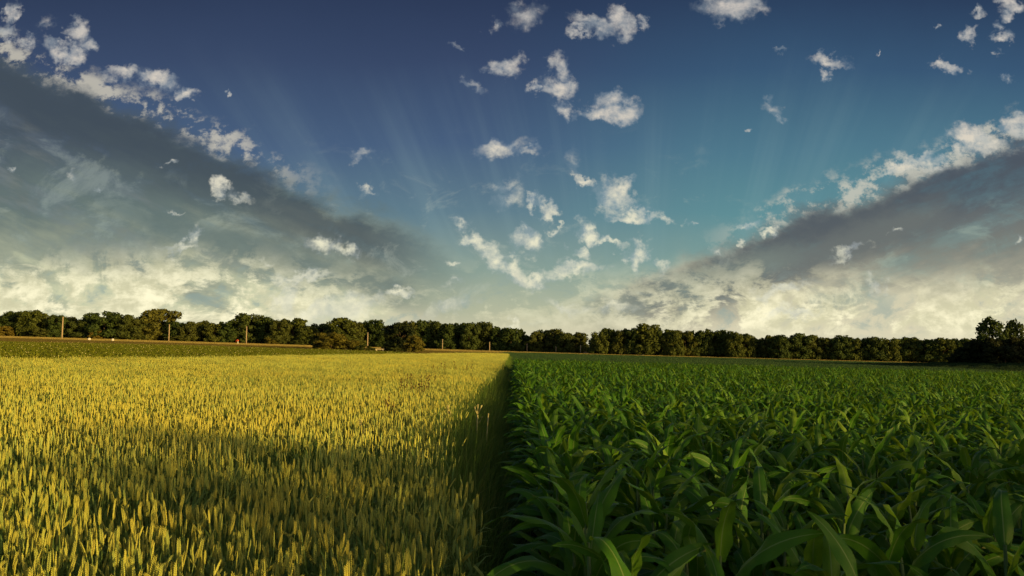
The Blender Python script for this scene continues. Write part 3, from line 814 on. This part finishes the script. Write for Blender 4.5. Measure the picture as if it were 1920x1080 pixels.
for lst, D0, lab, grp in ((LEFT, 314, 'tree of the second rank, glimpsed between the crowns of the left-hand row', 'second rank behind the left-hand row'),
                          (RIGHT, 276, 'tree of the second rank, glimpsed between the crowns of the right-hand row', 'second rank behind the right-hand row')):
    for (a, b) in zip(lst[:-1], lst[1:]):
        px = (a[0]+b[0])/2; tree('broadleaf_tree', px, max(a[1], b[1])+trg.uniform(0,4), (b[0]-a[0])*2.0+6, D0+trg.uniform(-4,8), trg.choice(['round','tall','olive','bushgreen']), lab, group=grp)
tree('broadleaf_tree', 1101, 646, 16, 480, 'round', 'small distant tree seen through the gap between the two tree rows', 'tree')
# bushes in front of the left row
for (px, top, w, D, key, lab) in [
    (622,624,66,150,'bushtan','large tan-lit round bush left of the dark bush at the crop edge'),
    (664,638,32,150,'bushtan','smaller tan bush touching the right side of the large tan bush'),
    (684,647,26,146,'bushgreen','low green bush between the small tan bush and the pale slab'),
    (700,652,16,146,'bushgreen','lowest green tuft bush just left of the pale slab'),
    (730,640,24,156,'bushgreen','green bush filling the corner between pale slab and dark bush'),
    (752,611,56,158,'bushdark','tall dark bush standing alone in front of the left tree row'),
    (776,634,40,150,'bushtan','reddish tan bush at the right foot of the tall dark bush'),
    (600,640,26,160,'bushdark','dark low bush at the left foot of the large tan bush'),
    (742,656,22,140,'bushgreen','low grassy green mound bush in front of the tall dark bush')]:
    tree('bush', px, top, w, D, key, lab, 'bush')
# shrubs along the left row's foot
for i, (px, top, w) in enumerate([(10,612,34),(75,616,30),(180,620,22),(330,630,30),(510,632,24),(560,638,24)]):
    tree('shrub', px, top, w, 292, 'bushgreen' if i % 2 else 'bushtan', '%s low shrub from the left at the foot of the left tree row' % ORD[i], 'shrub', 'shrubs below the left tree row')
# dark copse on the right with a grass bank
def bank():
    mb = MB(); V=[]; nx, ny = 60, 16; X0, X1, Y0, Y1 = 64, 150, 96, 150
    for j in range(ny+1):
        for i in range(nx+1):
            x = X0+(X1-X0)*i/nx; y = Y0+(Y1-Y0)*j/ny
            e = min(1, i/12, (nx-i)/6)*math.sin(math.pi*j/ny)**.7
            V.append((x, y, gz(x,y)+.03+1.1*max(0,e)+.08*mnoise.noise(Vector((x*.4,y*.4,0)))*e))
    mb.add(V, [(j*(nx+1)+i, j*(nx+1)+i+1, (j+1)*(nx+1)+i+1, (j+1)*(nx+1)+i) for j in range(ny) for i in range(nx)])
    tag(obj('grass_bank', mb.mesh('grass_bank', [M['bank']])), kind='structure')
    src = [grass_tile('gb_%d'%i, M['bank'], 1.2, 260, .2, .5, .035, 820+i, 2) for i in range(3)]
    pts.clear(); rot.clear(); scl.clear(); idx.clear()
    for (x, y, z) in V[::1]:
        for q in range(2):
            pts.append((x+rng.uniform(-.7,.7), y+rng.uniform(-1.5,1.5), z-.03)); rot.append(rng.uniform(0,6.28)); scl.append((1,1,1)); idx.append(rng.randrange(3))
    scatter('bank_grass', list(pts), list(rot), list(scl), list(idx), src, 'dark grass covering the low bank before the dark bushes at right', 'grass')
bank()
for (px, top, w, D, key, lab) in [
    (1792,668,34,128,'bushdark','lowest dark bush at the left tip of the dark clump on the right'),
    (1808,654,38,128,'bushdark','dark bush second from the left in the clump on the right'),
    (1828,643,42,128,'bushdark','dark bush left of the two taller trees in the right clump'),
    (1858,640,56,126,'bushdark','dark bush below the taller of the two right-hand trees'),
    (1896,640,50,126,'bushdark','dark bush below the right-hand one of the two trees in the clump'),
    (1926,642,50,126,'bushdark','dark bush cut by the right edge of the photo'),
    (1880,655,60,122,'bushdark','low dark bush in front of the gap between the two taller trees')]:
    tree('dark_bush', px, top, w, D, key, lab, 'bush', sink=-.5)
tree('lone_tree', 1858, 600, 66, 134, 'lone', 'taller lit-topped tree rising left out of the dark right clump', 'tree')
tree('lone_tree', 1902, 605, 48, 134, 'lone', 'second lit-topped tree rising at the right edge out of the dark clump', 'tree')

# unseen trees, added to shade the near crops and the copse
def shade_tree(x, y, H, Wd, key, label):
    c, t = TV[key][0]
    o = empty('unseen_shade_tree', (x, y, gz(x, y)), label, 'tree'); o.scale = (Wd, Wd, H); obj('crown', c, o); obj('trunk', t, o)
for (hx, hy, dist, rise, Wd, lab) in [
    (-1.6, 6.6, 40, 0.12, 9.0, 'low broad unseen tree added behind the camera to shade the near wheat')]:
    x, y = hx+SUN_H.x*dist, hy+SUN_H.y*dist
    shade_tree(x, y, .85+rise+dist*math.tan(SUN_EL)-gz(x,y), Wd, 'airy', lab)
for k, (cx, cy) in enumerate([(70,122),(82,126),(92,128)]):
    x, y = cx+SUN_H.x*48, cy+SUN_H.y*48
    shade_tree(x, y, 10.5, 13, 'round', 'unseen tree added beyond the right edge to shade the dark clump, %s from the clump' % ORD[k])

# ------------------------------------------------------------------ poles
POLES = [(118,594,5.0,232),(318,608,4.0,250),(463,612,4.0,262),(690,623,4.0,268),(830,636,3.0,275),(918,641,3.4,280),(988,644,2.4,284),(1042,649,2.2,286),(1088,647,3.0,288)]
for i, (px, top, wpx, D) in enumerate(POLES):
    x, y, z = at(px, D); dt = pix_dir(px, top); H = CAMZ+dt.z/dt.y*y-z; r = wpx/F*D/2*.48
    t = empty('utility_pole', (x, y, z), 'weathered wooden pole, %s from the left before the tree row' % ORD[i], 'pole', 'bare wooden poles before the trees')
    mb = MB(); mb.tube([(0,0,-.2),(0,0,H*.5),(0.02,0,H)], [r*1.12, r, r*.86], 10); obj('shaft', mb.mesh('pole_shaft',[M['wood']]), t)
    mb = MB(); mb.tube([(0.02,0,H),(0.02,0,H+.06)], [r*.95, r*.5], 10); obj('pole_cap', mb.mesh('pole_cap',[M['bark']]), t)
# orange marker
x, y, z = at(446, 236)
t = empty('marker_post', (x, y, z), 'small orange hooded marker post left of the third wooden pole', 'marker post')
mb = MB(); mb.box((.25,0,.55),(.22,.22,1.15)); obj('post', mb.mesh('marker_post',[M['white']],False), t)
mb = MB(); mb.tube([(-.35,0,.85),(-.25,0,1.25),(.0,0,1.45),(.3,0,1.35),(.38,0,1.12)], [.16,.24,.26,.24,.16], 8); obj('hood', mb.mesh('marker_hood',[M['orange']]), t)
for j, px in enumerate((169, 213)):
    x, y, z = at(px, 205+j*2); mb = MB()
    rr = random.Random(j); V=[]; 
    for a in range(4):
        for k in range(8):
            rad = (.36,.42,.34,.12)[a]*rr.uniform(.85,1.15); V.append((rad*math.cos(k*.785), rad*math.sin(k*.785), (0,.22,.5,.62)[a]+.35))
    mb.add(V, [(a*8+k,a*8+(k+1)%8,(a+1)*8+(k+1)%8,(a+1)*8+k) for a in range(3) for k in range(8)]+[tuple(24+k for k in range(8))])
    o = obj('white_stone', mb.mesh('white_stone',[M['white']])); o.location = (x, y, z-.1)
    tag(o, '%s of two small white stones on the rough grass right of the first pole' % ('left one','right one')[j], 'stone')
# pale slab seat among the bushes
x, y, z = at(713, 141)
t = empty('slab_seat', (x, y, z), 'low pale-topped slab seat between bushes left of the tall dark bush', 'bench', rz=.1)
mb = MB(); mb.box((0,0,.62),(1.7,.6,.12)); obj('seat', mb.mesh('slab_top',[M['slab']],False), t)
for sx in (-.6,.6):
    mb = MB(); mb.box((sx,0,.28),(.16,.5,.56)); obj('leg', mb.mesh('slab_leg',[M['slab']],False), t)

# ------------------------------------------------------------------ weeds
def weed(px, D, H, n, label, mat='weed', spread=.16, seed=0):
    rg = random.Random(seed); x, y, z = at(px, D)
    t = empty('tall_weed', (x, y, z), label, 'weed')
    st = MB(); hd = MB()
    for i in range(n):
        a = rg.uniform(0,6.28); q = spread*rg.uniform(.2,1); h = H*rg.uniform(.75,1)
        p = Vector((q*math.cos(a), q*math.sin(a), h)); b = Vector((q*.3*math.cos(a), q*.3*math.sin(a), 0))
        st.tube([b, (b+p)/2+Vector((rg.gauss(0,.015),rg.gauss(0,.015),0)), p], [.006,.005,.003], 4)
        for k in range(16):
            f = rg.uniform(.62,1); c = b.lerp(p, f)+Vector((rg.gauss(0,.014),rg.gauss(0,.014),0)); r = rg.uniform(.006,.013)
            hd.tube([c-Vector((0,0,r)), c, c+Vector((0,0,r*1.6))], [r*.3,r,r*.2], 4, 0, .5, False)
    obj('stems', st.mesh('weed_stems',[M[mat]]), t); obj('seed_heads', hd.mesh('weed_heads',[M[mat]]), t)
weed(786, 13.0, 1.22, 9, 'tall brown seeding weed, darkest of those standing in the wheat', seed=1, spread=.3)
weed(757, 13.5, 1.12, 5, 'thin brown weed in the wheat left of the darkest weed', seed=2)
weed(803, 17.0, 1.12, 5, 'brown weed in the wheat right behind the darkest weed', seed=3, spread=.25)
weed(820, 24.0, 1.15, 7, 'clump of brown weeds further back in the wheat', seed=4, spread=.5)
weed(868, 26.0, 1.2, 7, 'brown weed clump in the wheat nearest the grassy strip', seed=5, spread=.5)
weed(735, 9.4, 1.02, 4, 'short reddish weed in the wheat at the shadow line', seed=6)
weed(843, 9.0, 1.0, 3, 'yellowish weed at the edge of wheat and grassy strip', mat='straw', seed=7, spread=.06)
weed(683, 7.4, .98, 3, 'pale weed stalk standing above the shaded wheat', mat='straw', seed=8, spread=.06)
# dead forked stalk
x, y, z = at(893, 9.2)
t = empty('dead_stalk', (x, y, z), 'dead forked pale stalk with stubby branches above the dark grass strip', 'dead plant')
mb = MB(); mb.tube([(0,0,0),(.01,0,.55),(.02,0,.80)], [.012,.012,.011], 6); obj('stem', mb.mesh('dead_stem',[M['straw']]), t)
for (z0, dx, dz) in ((.80,-.035,.10),(.80,.055,.12),(.80,.005,.13),(.68,.06,.10)):
    mb = MB(); mb.tube([(.018,0,z0),(.018+dx*.6,0,z0+dz*.5),(.018+dx,0,z0+dz)], [.008,.007,.009], 5); obj('branch', mb.mesh('dead_branch',[M['straw']]), t)
x, y, z = at(911, 9.0)
t = empty('dead_stalk', (x, y, z), 'short straight dead stalk right of the forked dead stalk', 'dead plant', rz=.3)
mb = MB(); mb.tube([(0,0,0),(.01,0,.5),(.035,0,.84)], [.008,.008,.007], 6); obj('stem', mb.mesh('dead_stem_b',[M['straw']]), t)
